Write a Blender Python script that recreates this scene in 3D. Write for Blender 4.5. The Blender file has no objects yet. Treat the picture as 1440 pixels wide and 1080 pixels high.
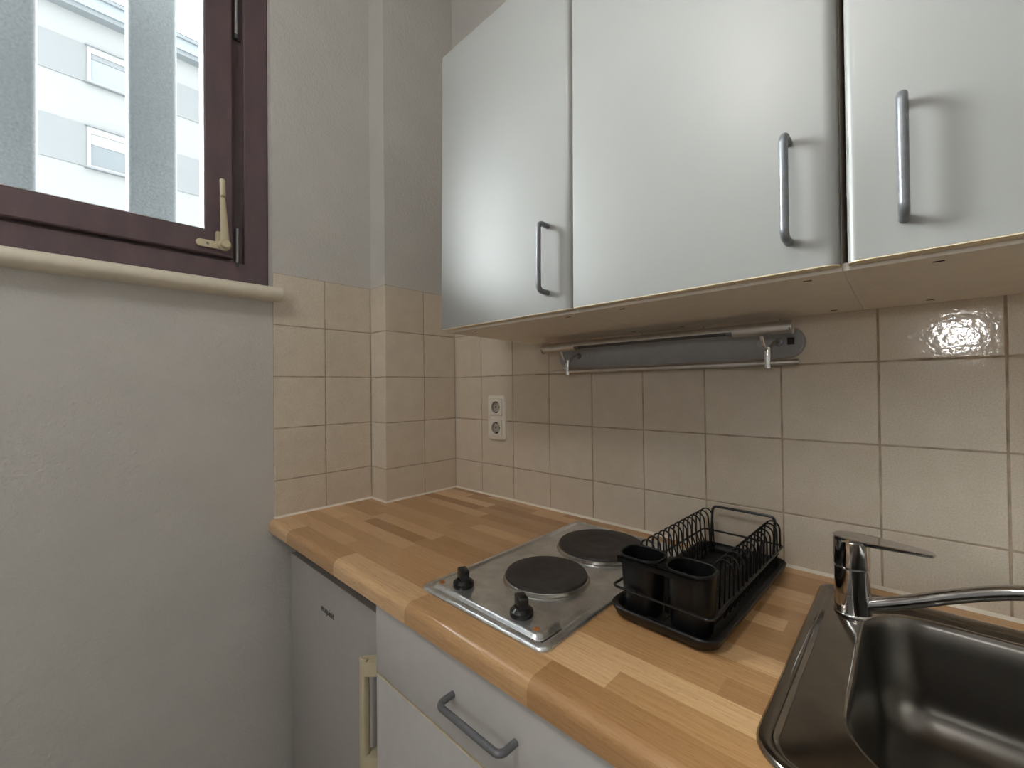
import bpy, bmesh, math, random
from mathutils import Vector, Matrix
random.seed(4)
SC = bpy.context.scene
COL = SC.collection
ZO = 1.312            # height of the tile line that all z values below are measured from
PI = math.pi
LAMP, SKY, FILL_CEIL, FILL_CURT = 300.0, 8.0, 24.0, 0.02
T = 0.152             # tile pitch
ZC = -0.412           # worktop surface
FL = -ZO              # floor
CE = 1.50             # ceiling

# ------------------------------------------------------------------ materials
def lin(c):
    c = c / 255.0
    return c / 12.92 if c <= 0.04045 else ((c + 0.055) / 1.055) ** 2.4
def rgb(r, g, b): return (lin(r), lin(g), lin(b), 1.0)

class NT:
    def __init__(s, name):
        s.m = bpy.data.materials.new(name); s.m.use_nodes = True
        s.t = s.m.node_tree; s.b = s.t.nodes['Principled BSDF']; s.out = s.t.nodes['Material Output']
    def n(s, typ, **kw):
        o = s.t.nodes.new(typ)
        for k, v in kw.items(): setattr(o, k, v)
        return o
    def l(s, a, b): s.t.links.new(a, b)
    def math(s, op, a, b=None, c=None):
        o = s.n('ShaderNodeMath', operation=op)
        for i, v in enumerate((a, b, c)):
            if v is None: continue
            if isinstance(v, (int, float)): o.inputs[i].default_value = v
            else: s.l(v, o.inputs[i])
        return o.outputs[0]
    def noise(s, scale, detail=3.0, vec=None, rough=0.5):
        o = s.n('ShaderNodeTexNoise'); o.inputs['Scale'].default_value = scale
        o.inputs['Detail'].default_value = detail; o.inputs['Roughness'].default_value = rough
        s.l(vec if vec is not None else s.pos(), o.inputs['Vector'])
        return o.outputs['Fac']
    def pos(s):
        if not hasattr(s, '_p'): s._p = s.n('ShaderNodeNewGeometry')
        return s._p.outputs['Position']
    def island(s):
        s.pos(); return s._p.outputs['Random Per Island']
    def ramp(s, fac, stops):
        o = s.n('ShaderNodeValToRGB'); e = o.color_ramp.elements
        e[0].position, e[0].color = stops[0]; e[1].position, e[1].color = stops[1]
        for p, c in stops[2:]:
            q = e.new(p); q.color = c
        s.l(fac, o.inputs['Fac']); return o.outputs['Color']
    def mix(s, fac, a, b, mode='MIX'):
        o = s.n('ShaderNodeMix', data_type='RGBA', blend_type=mode)
        for i, v in ((0, fac), (6, a), (7, b)):
            if isinstance(v, (int, float)): o.inputs[i].default_value = v
            elif isinstance(v, tuple): o.inputs[i].default_value = v
            else: s.l(v, o.inputs[i])
        return o.outputs[2]
    def bump(s, h, strength=0.2, dist=0.001):
        o = s.n('ShaderNodeBump'); o.inputs['Strength'].default_value = strength
        o.inputs['Distance'].default_value = dist
        s.l(h, o.inputs['Height']); s.l(o.outputs[0], s.b.inputs['Normal'])
    def scaled(s, x, y, z):
        o = s.n('ShaderNodeMapping'); o.inputs['Scale'].default_value = (x, y, z)
        s.l(s.pos(), o.inputs['Vector']); return o.outputs[0]
    def set(s, color=None, rough=None, metal=None, **kw):
        if color is not None:
            if isinstance(color, tuple): s.b.inputs['Base Color'].default_value = color
            else: s.l(color, s.b.inputs['Base Color'])
        if rough is not None:
            if isinstance(rough, (int, float)): s.b.inputs['Roughness'].default_value = rough
            else: s.l(rough, s.b.inputs['Roughness'])
        if metal is not None: s.b.inputs['Metallic'].default_value = metal
        for k, v in kw.items(): s.b.inputs[k].default_value = v
        return s

def simple(name, col, rough=0.5, metal=0.0, var=0.06, vscale=40, bump=0.0, bscale=200, **kw):
    m = NT(name)
    a = tuple(min(1, c * (1 - var)) for c in col[:3]) + (1,)
    b = tuple(min(1, c * (1 + var)) for c in col[:3]) + (1,)
    m.set(m.ramp(m.noise(vscale, 4), [(0.3, a), (0.7, b)]), rough, metal, **kw)
    if bump: m.bump(m.noise(bscale, 3), bump, 0.001)
    return m.m

M = {}
def mk_plaster(name, col, dist=0.0028):
    m = NT(name)
    big = m.noise(6, 3); fine = m.noise(170, 4, rough=0.6)
    c = tuple(x * 0.93 for x in col[:3]) + (1,)
    m.set(m.ramp(big, [(0.3, c), (0.7, col)]), 0.85)
    m.bump(m.math('ADD', m.math('MULTIPLY', fine, 0.7), m.math('MULTIPLY', m.noise(75, 2), 0.7)), 0.9, dist)
    return m.m
M['plaster'] = mk_plaster('white_rough_plaster', (0.54, 0.523, 0.495, 1))
M['ceiling'] = mk_plaster('white_ceiling_paint', (0.75, 0.74, 0.72, 1))

def mk_tile():
    m = NT('cream_glazed_tile')
    sp = m.noise(420, 3, rough=0.65); cloud = m.noise(22, 4)
    base = m.ramp(m.island(), [(0.0, (0.655, 0.575, 0.475, 1)), (0.5, (0.680, 0.605, 0.505, 1)), (1.0, (0.705, 0.635, 0.540, 1))])
    spk = m.ramp(sp, [(0.34, (0.84, 0.83, 0.81, 1)), (0.60, (1, 1, 1, 1))])
    c = m.mix(1.0, base, spk, 'MULTIPLY')
    cl = m.ramp(cloud, [(0.3, (0.93, 0.92, 0.90, 1)), (0.7, (1, 1, 1, 1))])
    m.set(m.mix(1.0, c, cl, 'MULTIPLY'), 0.085)
    h = m.math('ADD', m.noise(95, 2), m.math('MULTIPLY', m.noise(210, 2), 0.18))
    m.bump(h, 0.10, 0.0024)
    return m.m
M['tile'] = mk_tile()
M['grout'] = simple('brown_grey_grout', (0.38, 0.305, 0.225, 1), 0.9, var=0.3, vscale=30)
M['sealant'] = simple('cream_sealant', (0.74, 0.68, 0.57, 1), 0.45)

def mk_wood():
    m = NT('beech_block_laminate')
    sx = m.n('ShaderNodeSeparateXYZ'); m.l(m.pos(), sx.inputs[0])
    W = 0.0405
    yy = m.math('MAXIMUM', sx.outputs[1], -0.5970)
    row = m.math('FLOOR', m.math('DIVIDE', m.math('ADD', yy, 2.0155), W))
    wn = m.n('ShaderNodeTexWhiteNoise', noise_dimensions='1D'); m.l(row, wn.inputs['W'])
    wl = m.n('ShaderNodeTexWhiteNoise', noise_dimensions='1D'); m.l(m.math('ADD', row, 77.3), wl.inputs['W'])
    ln = m.math('ADD', 0.25, m.math('MULTIPLY', wl.outputs[0], 0.20))
    cell = m.math('FLOOR', m.math('DIVIDE', m.math('ADD', m.math('ADD', sx.outputs[0], 3.0), m.math('MULTIPLY', wn.outputs[0], 0.6)), ln))
    cv = m.n('ShaderNodeCombineXYZ'); m.l(row, cv.inputs[0]); m.l(cell, cv.inputs[1])
    w2 = m.n('ShaderNodeTexWhiteNoise', noise_dimensions='2D'); m.l(cv.outputs[0], w2.inputs['Vector'])
    col = m.ramp(w2.outputs[0], [(0.0, (0.400, 0.215, 0.092, 1)), (0.2, (0.500, 0.285, 0.128, 1)), (0.5, (0.585, 0.350, 0.166, 1)), (0.8, (0.655, 0.405, 0.200, 1)), (1.0, (0.730, 0.475, 0.255, 1))])
    grain = m.noise(1.0, 5, m.scaled(14, 320, 320), 0.6)
    g = m.ramp(grain, [(0.28, (0.80, 0.77, 0.73, 1)), (0.6, (1, 1, 1, 1))])
    fleck = m.noise(1.0, 2, m.scaled(90, 900, 900), 0.5)
    f = m.ramp(fleck, [(0.30, (0.80, 0.76, 0.70, 1)), (0.42, (1, 1, 1, 1))])
    c = m.mix(1.0, m.mix(1.0, col, g, 'MULTIPLY'), f, 'MULTIPLY')
    m.set(c, 0.24, **{'Coat Weight': 0.35, 'Coat Roughness': 0.10})
    m.bump(grain, 0.06, 0.0004)
    return m.m
M['wood'] = mk_wood()
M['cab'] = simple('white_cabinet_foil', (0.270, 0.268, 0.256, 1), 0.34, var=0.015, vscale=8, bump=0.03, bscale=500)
M['carcass'] = simple('white_chipboard_carcass', (0.82, 0.765, 0.685, 1), 0.45, var=0.03)
M['cream'] = simple('cream_edge_band', (0.72, 0.62, 0.43, 1), 0.4)
M['drawer'] = simple('pale_grey_laminate', (0.55, 0.535, 0.525, 1), 0.42, var=0.03, bump=0.05, bscale=700)
M['fridge'] = simple('pale_grey_fridge_enamel', (0.38, 0.362, 0.348, 1), 0.38, var=0.03, bump=0.08, bscale=600)
M['fridge_dark'] = simple('dark_grey_fridge_trim', (0.06, 0.065, 0.068, 1), 0.4)
M['cream_plastic'] = simple('yellowed_cream_plastic', (0.52, 0.455, 0.31, 1), 0.35)
M['handle'] = simple('grey_satin_handle', (0.165, 0.172, 0.185, 1), 0.36, metal=0.35, var=0.1, vscale=150)
M['hinge'] = simple('dull_grey_metal', (0.42, 0.42, 0.43, 1), 0.4, metal=0.7, var=0.15, vscale=200)
M['black'] = simple('black_gap', (0.012, 0.012, 0.012, 1), 0.7)
M['letter'] = simple('dark_lettering', (0.05, 0.048, 0.046, 1), 0.5)

def mk_steel(name, col, rough, aniso=0.0, stain=0.0, sc=(30, 30, 30), metal=1.0, rv=0.3, bmp=0.05):
    m = NT(name)
    st = m.noise(1.0, 5, m.scaled(*sc), 0.65)
    lo = tuple(c * (0.82 - stain) for c in col[:3]) + (1,)
    m.set(m.ramp(st, [(0.3, lo), (0.65, col)]), None, metal)
    sp = m.noise(260, 3, rough=0.7)
    r = m.n('ShaderNodeMapRange'); r.inputs[3].default_value = rough * (1 - rv); r.inputs[4].default_value = rough * (1 + rv)
    m.l(sp, r.inputs[0]); m.l(r.outputs[0], m.b.inputs['Roughness'])
    m.bump(m.noise(500, 2), bmp, 0.0003)
    return m.m
M['hob'] = mk_steel('stained_hob_steel', (0.80, 0.83, 0.85, 1), 0.30, stain=0.12, sc=(22, 22, 22), metal=0.94)
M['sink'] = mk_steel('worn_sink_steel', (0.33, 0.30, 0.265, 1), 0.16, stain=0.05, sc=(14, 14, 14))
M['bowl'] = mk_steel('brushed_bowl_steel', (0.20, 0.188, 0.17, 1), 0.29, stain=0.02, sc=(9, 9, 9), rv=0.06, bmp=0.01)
M['ring'] = mk_steel('bright_ring_steel', (0.55, 0.53, 0.50, 1), 0.22)
M['chrome'] = mk_steel('chrome', (0.66, 0.65, 0.645, 1), 0.06)
M['alu'] = mk_steel('brushed_aluminium', (0.66, 0.64, 0.61, 1), 0.40)
M['plate'] = simple('grey_back_plate', (0.36, 0.36, 0.365, 1), 0.42, metal=0.3, var=0.05)
M['iron'] = simple('cast_iron_plate', (0.032, 0.028, 0.026, 1), 0.55, var=0.35, vscale=60, bump=0.25, bscale=350)
M['knob'] = simple('black_bakelite', (0.005, 0.005, 0.0053, 1), 0.25)
M['rack'] = simple('black_coated_wire', (0.004, 0.004, 0.0042, 1), 0.30)
M['rackp'] = simple('black_plastic_tray', (0.004, 0.004, 0.0042, 1), 0.34, **{'Specular IOR Level': 0.3}, bump=0.05, bscale=500)
M['orange'] = simple('rusty_orange_cap', (0.36, 0.13, 0.03, 1), 0.45, var=0.3, vscale=300)
M['socket'] = simple('cream_white_socket', (0.74, 0.70, 0.62, 1), 0.3, var=0.03)
M['socket_in'] = simple('socket_recess', (0.40, 0.37, 0.31, 1), 0.5)
M['tubeglass'] = simple('unlit_shaded_tube', (0.07, 0.068, 0.065, 1), 0.2)  # tube colour darkened for the shadow under the hood
M['sill'] = simple('cream_painted_sill', (0.66, 0.60, 0.49, 1), 0.4, var=0.04, bump=0.1, bscale=150)

def mk_maroon():
    m = NT('dark_maroon_stained_wood')
    g = m.noise(1.0, 4, m.scaled(60, 25, 8), 0.6)
    m.set(m.ramp(g, [(0.3, (0.085, 0.058, 0.066, 1)), (0.7, (0.125, 0.078, 0.085, 1))]), 0.42)
    m.bump(m.noise(300, 3), 0.15, 0.0006)
    return m.m
M['maroon'] = mk_maroon()
M['sheen'] = simple('grey_jamb_sheen', (0.42, 0.40, 0.405, 1), 0.5)
M['post'] = simple('rough_grey_concrete', (0.058, 0.068, 0.073, 1), 0.9, var=0.3, vscale=140, bump=0.8, bscale=160)
M['fac'] = simple('white_render', (0.115, 0.117, 0.117, 1), 0.9, var=0.01, vscale=2)
M['band'] = simple('pale_grey_render', (0.081, 0.085, 0.088, 1), 0.9, var=0.01, vscale=2)
M['fascia'] = simple('pale_blue_fascia', (0.095, 0.112, 0.127, 1), 0.6, var=0.02, vscale=2)
M['fline'] = simple('grey_fascia_edge', (0.068, 0.077, 0.084, 1), 0.7, var=0.02)
M['roof'] = simple('pale_metal_roof', (0.087, 0.093, 0.098, 1), 0.6, var=0.03, vscale=2)
M['shutter'] = simple('white_shutter', (0.133, 0.133, 0.133, 1), 0.6, var=0.01)
M['shade'] = simple('grey_window_lintel', (0.068, 0.074, 0.080, 1), 0.7, var=0.02)
M['wglass'] = simple('pale_reflecting_glass', (0.084, 0.100, 0.112, 1), 0.12, var=0.02)
M['wglass_dark'] = simple('grey_reflecting_glass', (0.044, 0.053, 0.060, 1), 0.12, var=0.04)
M['ground'] = simple('grey_paving', (0.35, 0.35, 0.34, 1), 0.9)
M['floor'] = simple('beige_floor_vinyl', (0.42, 0.38, 0.33, 1), 0.5, var=0.1, vscale=12)

def mk_pane():
    m = NT('hazy_window_glass')
    tr = m.n('ShaderNodeBsdfTransparent'); tr.inputs[0].default_value = (0.97, 0.985, 0.98, 1)
    gl = m.n('ShaderNodeBsdfGlossy'); gl.inputs['Roughness'].default_value = 0.03
    df = m.n('ShaderNodeBsdfTranslucent'); df.inputs[0].default_value = (0.86, 0.95, 1.0, 1)
    fr = m.n('ShaderNodeFresnel'); fr.inputs[0].default_value = 1.35
    h = m.n('ShaderNodeMapRange'); h.inputs[3].default_value = 0.008; h.inputs[4].default_value = 0.012
    m.l(m.noise(14, 5, rough=0.7), h.inputs[0])
    a = m.n('ShaderNodeMixShader'); m.l(h.outputs[0], a.inputs[0]); m.l(tr.outputs[0], a.inputs[1]); m.l(df.outputs[0], a.inputs[2])
    b = m.n('ShaderNodeMixShader'); m.l(fr.outputs[0], b.inputs[0]); m.l(a.outputs[0], b.inputs[1]); m.l(gl.outputs[0], b.inputs[2])
    m.l(b.outputs[0], m.out.inputs['Surface'])
    m.t.nodes.remove(m.b)
    return m.m
M['pane'] = mk_pane()
def mk_fill_curtain():
    m = NT('sheer_fill_fabric')
    a = m.n('ShaderNodeBsdfTranslucent'); a.inputs[0].default_value = (0.93 * FILL_CURT, 0.92 * FILL_CURT, 0.90 * FILL_CURT, 1)
    d = m.n('ShaderNodeBsdfDiffuse'); d.inputs[0].default_value = (0.85, 0.84, 0.82, 1)
    x = m.n('ShaderNodeMixShader'); x.inputs[0].default_value = 0.25
    m.l(a.outputs[0], x.inputs[1]); m.l(d.outputs[0], x.inputs[2]); m.l(x.outputs[0], m.out.inputs['Surface'])
    m.t.nodes.remove(m.b)
    return m.m
M['fill_curtain'] = mk_fill_curtain()
def mk_emit(name, col, s):
    m = NT(name); m.set((0.8, 0.8, 0.78, 1), 0.5)
    m.b.inputs['Emission Color'].default_value = col; m.b.inputs['Emission Strength'].default_value = s
    return m.m

# ------------------------------------------------------------------ mesh helpers
def place(o, name, mat, parent, bm, base, smooth):
    me = bpy.data.meshes.new(name)
    bmesh.ops.recalc_face_normals(bm, faces=bm.faces)
    bm.transform(Matrix.Translation((-base[0], -base[1], -base[2])))
    bm.to_mesh(me); bm.free()
    if smooth:
        for p in me.polygons: p.use_smooth = True
        me.set_sharp_from_angle(angle=math.radians(smooth))
    me.materials.append(mat)
    return me
BASE = {}
def thing(name, label, cat, base, group=None):
    o = bpy.data.objects.new(name, None); COL.objects.link(o)
    o.empty_display_size = 0.05
    o.location = (base[0], base[1], base[2] + ZO)
    o['label'] = label; o['category'] = cat
    if group: o['group'] = group
    BASE[o.name] = base
    return o
def root(o):
    while o.parent: o = o.parent
    return o
def part(name, bm, mat, parent=None, label=None, smooth=35, base=None):
    if isinstance(mat, str): mat = M[mat]
    if parent is not None: b = BASE[root(parent).name]
    elif base is not None: b = base
    else:
        xs = [v.co for v in bm.verts]
        b = ((min(v.x for v in xs) + max(v.x for v in xs)) / 2, (min(v.y for v in xs) + max(v.y for v in xs)) / 2, min(v.z for v in xs))
    me = place(None, name, mat, parent, bm, b, smooth)
    o = bpy.data.objects.new(name, me); COL.objects.link(o)
    if parent is not None: o.parent = parent
    else:
        o.location = (b[0], b[1], b[2] + ZO); BASE[o.name] = b
    if label: o['label'] = label
    return o
def tag(o, label, cat, group=None):
    o['label'] = label; o['category'] = cat
    if group: o['group'] = group
    return o
def struct(name, bm, mat, parent=None, smooth=35):
    o = part(name, bm, mat, parent, smooth=smooth)
    o['kind'] = 'structure'
    return o

def B(): return bmesh.new()
def box(bm, x0, x1, y0, y1, z0, z1, bev=0.0, seg=2):
    vs = [bm.verts.new((x, y, z)) for x in (x0, x1) for y in (y0, y1) for z in (z0, z1)]
    F = [(0, 1, 3, 2), (4, 6, 7, 5), (0, 4, 5, 1), (2, 3, 7, 6), (0, 2, 6, 4), (1, 5, 7, 3)]
    fs = [bm.faces.new([vs[i] for i in f]) for f in F]
    if bev:
        es = set(e for f in fs for e in f.edges)
        bmesh.ops.bevel(bm, geom=list(es), offset=bev, segments=seg, profile=0.5, affect='EDGES')
    return bm
def prism(bm, poly, axis, a, b):
    """extrude a closed polygon of (u, v) along axis from a to b"""
    def P(u, v, w):
        return {'x': (w, u, v), 'y': (u, w, v), 'z': (u, v, w)}[axis]
    A = [bm.verts.new(P(u, v, a)) for u, v in poly]; C = [bm.verts.new(P(u, v, b)) for u, v in poly]
    n = len(poly)
    for i in range(n): bm.faces.new((A[i], A[(i + 1) % n], C[(i + 1) % n], C[i]))
    bm.faces.new(A); bm.faces.new(C[::-1])
    return bm
def loft(bm, rings, cap0=False, cap1=False):
    R = [[bm.verts.new(p) for p in r] for r in rings]
    n = len(R[0])
    for a, b in zip(R[:-1], R[1:]):
        for i in range(n): bm.faces.new((a[i], a[(i + 1) % n], b[(i + 1) % n], b[i]))
    if cap0: bm.faces.new(R[0][::-1])
    if cap1: bm.faces.new(R[-1])
    return bm
def lathe(bm, cx, cy, prof, n=48, cap0=True, cap1=True):
    """prof: list of (r, z)"""
    rings = [[(cx + r * math.cos(2 * PI * i / n), cy + r * math.sin(2 * PI * i / n), z) for i in range(n)] for r, z in prof]
    return loft(bm, rings, cap0, cap1)
def fillet(pts, r, seg=6):
    out = [Vector(pts[0])]
    for a, b, c in zip(pts[:-2], pts[1:-1], pts[2:]):
        a, b, c = Vector(a), Vector(b), Vector(c)
        u = (a - b).normalized(); v = (c - b).normalized()
        ang = u.angle(v)
        if ang > PI - 0.02: out.append(b); continue
        d = min(r / math.tan(ang / 2), (a - b).length * 0.49, (c - b).length * 0.49)
        rr = d * math.tan(ang / 2)
        cen = b + (u + v).normalized() * (rr / math.sin(ang / 2))
        p0 = b + u * d - cen; p1 = b + v * d - cen
        tot = p0.angle(p1); axis = p0.cross(p1).normalized()
        for i in range(seg + 1):
            out.append(cen + Matrix.Rotation(tot * i / seg, 3, axis) @ p0)
    out.append(Vector(pts[-1]))
    return out
def tube(bm, pts, r, n=12, closed=False):
    pts = [Vector(p) for p in pts]; m = len(pts)
    rs = r if isinstance(r, (list, tuple)) else [r] * m
    tang = []
    for i in range(m):
        if closed: t = pts[(i + 1) % m] - pts[i - 1]
        elif i == 0: t = pts[1] - pts[0]
        elif i == m - 1: t = pts[-1] - pts[-2]
        else: t = (pts[i + 1] - pts[i]).normalized() + (pts[i] - pts[i - 1]).normalized()
        tang.append(t.normalized())
    ref = Vector((0, 0, 1)) if abs(tang[0].z) < 0.9 else Vector((1, 0, 0))
    nrm = tang[0].cross(ref).normalized(); rings = []
    for i in range(m):
        nrm = (nrm - tang[i] * nrm.dot(tang[i])).normalized()
        bi = tang[i].cross(nrm)
        rings.append([pts[i] + (nrm * math.cos(2 * PI * k / n) + bi * math.sin(2 * PI * k / n)) * rs[i] for k in range(n)])
    if closed:
        rings.append(rings[0])
        R = [[bm.verts.new(p) for p in q] for q in rings[:-1]]; R.append(R[0])
        # align the seam
        for a, b in zip(R[:-1], R[1:]):
            s = min(range(n), key=lambda k: (a[0].co - b[k].co).length)
            for k in range(n): bm.faces.new((a[k], a[(k + 1) % n], b[(k + 1 + s) % n], b[(k + s) % n]))
    else: loft(bm, rings, True, True)
    return bm
def rrect(x0, x1, y0, y1, r, seg=6):
    """rounded rectangle polygon, r single or 4 radii (x0y0, x1y0, x1y1, x0y1)"""
    if not isinstance(r, (list, tuple)): r = [r] * 4
    C = [(x0, y0, 1, 1, PI, r[0]), (x1, y0, -1, 1, 1.5 * PI, r[1]), (x1, y1, -1, -1, 0, r[2]), (x0, y1, 1, -1, 0.5 * PI, r[3])]
    out = []
    for cx, cy, sx, sy, a0, q in C:
        for i in range(seg + 1):
            a = a0 + 0.5 * PI * i / seg
            out.append((cx + sx * q + q * math.cos(a), cy + sy * q + q * math.sin(a)))
    return out
def rounded_slab(bm, x0, x1, y0, y1, z0, z1, r, edge=0.002, seg=6, top_only=True):
    """rounded rectangle plan, extruded upwards, softened top edge"""
    rings = []
    def ring(ins, z): return [(x, y, z) for x, y in rrect(x0 + ins, x1 - ins, y0 + ins, y1 - ins, max(r - ins, 0.0005), seg)]
    rings = [ring(0, z0), ring(0, z1 - edge), ring(edge * 0.3, z1 - edge * 0.3), ring(edge, z1)]
    return loft(bm, rings, True, True)
def ray_rr(c, a, x0, x1, y0, y1, r):
    """distance from c along angle a to the edge of a rounded rectangle (radii x0y0,x1y0,x1y1,x0y1)"""
    dx, dy = math.cos(a), math.sin(a)
    def inside(t):
        x, y = c[0] + dx * t, c[1] + dy * t
        if x < x0 or x > x1 or y < y0 or y > y1: return False
        for q, cx, cy, sx, sy in ((r[0], x0, y0, 1, 1), (r[1], x1, y0, -1, 1), (r[2], x1, y1, -1, -1), (r[3], x0, y1, 1, -1)):
            ox, oy = cx + sx * q, cy + sy * q
            if (x - ox) * sx < 0 and (y - oy) * sy < 0 and math.hypot(x - ox, y - oy) > q: return False
        return True
    lo, hi = 0.0, 3.0
    for _ in range(40):
        mid = (lo + hi) / 2
        if inside(mid): lo = mid
        else: hi = mid
    return lo
def ringframe(bm, axis_x0, axis_x1, y0, y1, z0, z1, iy0, iy1, iz0, iz1, bev=0.0):
    """rectangular frame lying in the yz plane between two x values; mitred"""
    def sect(xa, ya, yb, za, zb): return [(xa, ya, za), (xa, yb, za), (xa, yb, zb), (xa, ya, zb)]
    rings = [sect(axis_x0, y0, y1, z0, z1), sect(axis_x1 - bev, y0, y1, z0, z1)]
    if bev: rings.append(sect(axis_x1, y0 + bev, y1 - bev, z0 + bev, z1 - bev)); rings.append(sect(axis_x1, iy0 - bev, iy1 + bev, iz0 - bev, iz1 + bev))
    else: rings.append(sect(axis_x1, iy0, iy1, iz0, iz1))
    if bev: rings.append(sect(axis_x1 - bev, iy0, iy1, iz0, iz1))
    rings.append(sect(axis_x0, iy0, iy1, iz0, iz1))
    rings.append(rings[0])
    return loft(bm, rings)

# ------------------------------------------------------------------ room shell
XL = -0.096; XR = 2.10; YB = -2.75
WY0, WY1, WZ0, WZ1 = -1.868, -0.599, 0.258, 1.285       # window opening
bm = B()
box(bm, -0.34, XL, YB, WY0, FL, CE); box(bm, -0.34, XL, WY1, 0.12, FL, CE)
box(bm, -0.34, XL, WY0, WY1, FL, WZ0); box(bm, -0.34, XL, WY0, WY1, WZ1, CE)
box(bm, XL - 0.05, -0.002, -0.290, 0.05, FL, CE)         # pier in the corner
WL = struct('wall_left', bm, 'plaster', smooth=0)
WB = struct('wall_back', box(B(), -0.002, XR + 0.12, 0.002, 0.12, FL, CE), 'plaster', smooth=0)
struct('wall_right', box(B(), XR, XR + 0.12, YB, 0.0015, FL, CE), 'plaster', smooth=0)
bm = B()
RX0, RX1, RZ0, RZ1 = 0.10, 1.95, -0.75, 1.25
box(bm, -0.34, RX0, YB - 0.12, YB, FL, CE); box(bm, RX1, XR + 0.12, YB - 0.12, YB, FL, CE)
box(bm, RX0, RX1, YB - 0.12, YB, FL, RZ0); box(bm, RX0, RX1, YB - 0.12, YB, RZ1, CE)
struct('wall_front', bm, 'plaster', smooth=0)
struct('floor', box(B(), -0.34, XR + 0.12, YB - 0.12, 0.12, FL - 0.1, FL), 'floor', smooth=0)
struct('ceiling', box(B(), -0.34, XR + 0.12, YB - 0.12, 0.12, CE, CE + 0.1), 'ceiling', smooth=0)
bm = B()
for a, b, c, d in ((RX0, RX0 + 0.05, RZ0, RZ1), (RX1 - 0.05, RX1, RZ0, RZ1), (RX0 + 0.05, RX1 - 0.05, RZ0, RZ0 + 0.05), (RX0 + 0.05, RX1 - 0.05, RZ1 - 0.05, RZ1)):
    box(bm, a, b, YB - 0.11, YB - 0.06, c, d)
w2 = struct('fill_window', bm, 'socket', smooth=0)  # unseen rear window, added to let in fill light
part('pane', box(B(), RX0 + 0.05, RX1 - 0.05, YB - 0.087, YB - 0.083, RZ0 + 0.05, RZ1 - 0.05), 'pane', w2)
# sheer white drape added in the rear window to spread fill light
bm = B(); n = 150
top = [bm.verts.new((RX0 - .02 + (RX1 - RX0 + .04) * i / n, YB + 0.035 + 0.014 * math.sin(i * 0.9), RZ1 + 0.05)) for i in range(n + 1)]
bot = [bm.verts.new((v.co.x, v.co.y, RZ0 - 0.05)) for v in top]
for i in range(n): bm.faces.new((top[i], top[i + 1], bot[i + 1], bot[i]))
tag(part('fill_curtain', bm, 'fill_curtain', smooth=80), 'sheer white drape added for fill light behind the kitchenette', 'fill_curtain')

# ---- wall tiles, their grout and the sealant along the worktop
G = 0.0016
def tile(bm, face, u0, u1, z0, z1):
    """face: function (u, z, depth) -> xyz ; one tile with softened edges"""
    a, b, c, d = u0 + G, u1 - G, z0 + G, z1 - G
    e = 0.0012
    def q(i, dep): return [face(u, z, dep) for u, z in ((a + i, c + i), (b - i, c + i), (b - i, d - i), (a + i, d - i))]
    loft(bm, [q(0, -0.003), q(0, -0.0008), q(e * .4, -0.0002), q(e * 1.4, 0.0)], False, True)
rows = [(ZC, -2 * T), (-2 * T, -T), (-T, 0), (0, T), (T, 2 * T)]
fb = lambda u, z, d: (u, -d, z)                 # back wall
fp = lambda u, z, d: (d, -u, z)                 # pier face
fs = lambda u, z, d: (u, -0.292 - d, z)         # pier return
fl = lambda u, z, d: (-0.094 + d, -u, z)        # left wall
cols = [0.0, 0.146]
while cols[-1] < XR: cols.append(cols[-1] + T)
cols[-1] = XR
bm = B()
for z0, z1 in rows:
    for a, b in zip(cols[:-1], cols[1:]): tile(bm, fb, a, b, z0, z1)
part('wall_tile', bm, 'tile', WB, smooth=0)['kind'] = 'structure'
part('grout', box(B(), 0.0005, XR, 0.0012, 0.0035, ZC, 2 * T), 'grout', WB, smooth=0)['kind'] = 'structure'
bm = B()
for z0, z1 in rows:
    for a, b in ((0.0, 0.1398), (0.1398, 0.2925)): tile(bm, fp, a, b, z0, z1)
    tile(bm, fs, -0.094, 0.0005, z0, z1)
    for a, b in ((0.292, 0.447), (0.447, 0.598)): tile(bm, fl, a, b, z0, z1)
part('wall_tile', bm, 'tile', WL, smooth=0)['kind'] = 'structure'
bm = B()
box(bm, -0.0035, -0.0012, -0.291, -0.0005, ZC, 2 * T); box(bm, -0.094, -0.0035, -0.2908, -0.288, ZC, 2 * T)
box(bm, -0.098, -0.0952, -0.5975, -0.2925, ZC, 2 * T)
part('grout', bm, 'grout', WL, smooth=0)['kind'] = 'structure'
bm = B(); s = 0.0052
prism(bm, [(0.0, ZC), (-s, ZC), (-s * .35, ZC + s * .45), (0.0, ZC + s)], 'x', 0.0, XR)
part('sealant', bm, 'sealant', WB)['kind'] = 'structure'
bm = B()
prism(bm, [(0.0, ZC), (s, ZC), (s * .35, ZC + s * .45), (0.0, ZC + s)], 'y', -0.2985, 0.0)
prism(bm, [(-.292, ZC), (-.292 - s, ZC), (-.292 - s * .35, ZC + s * .45), (-.292, ZC + s)], 'x', -0.094, 0.006)
prism(bm, [(-.094, ZC), (-.094 + s, ZC), (-.094 + s * .35, ZC + s * .45), (-.094, ZC + s)], 'y', -0.598, -0.292)
part('sealant', bm, 'sealant', WL)['kind'] = 'structure'
# small anchor hole with a plastic plug in the tile above the tap
bm = B()
loft(bm, [[(1.2527 + r * math.cos(i * PI / 10), y, 0.0401 + r * math.sin(i * PI / 10)) for i in range(20)] for r, y in ((.0042, .0), (.0042, -.0012), (.0026, -.0014), (.0024, -.0004))], False, True)
tag(part('wall_plug', bm, 'socket', base=(1.2527, 0, 0.0401)), 'tiny round plug in the wall tile left of the light glints', 'wall plug')

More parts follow.
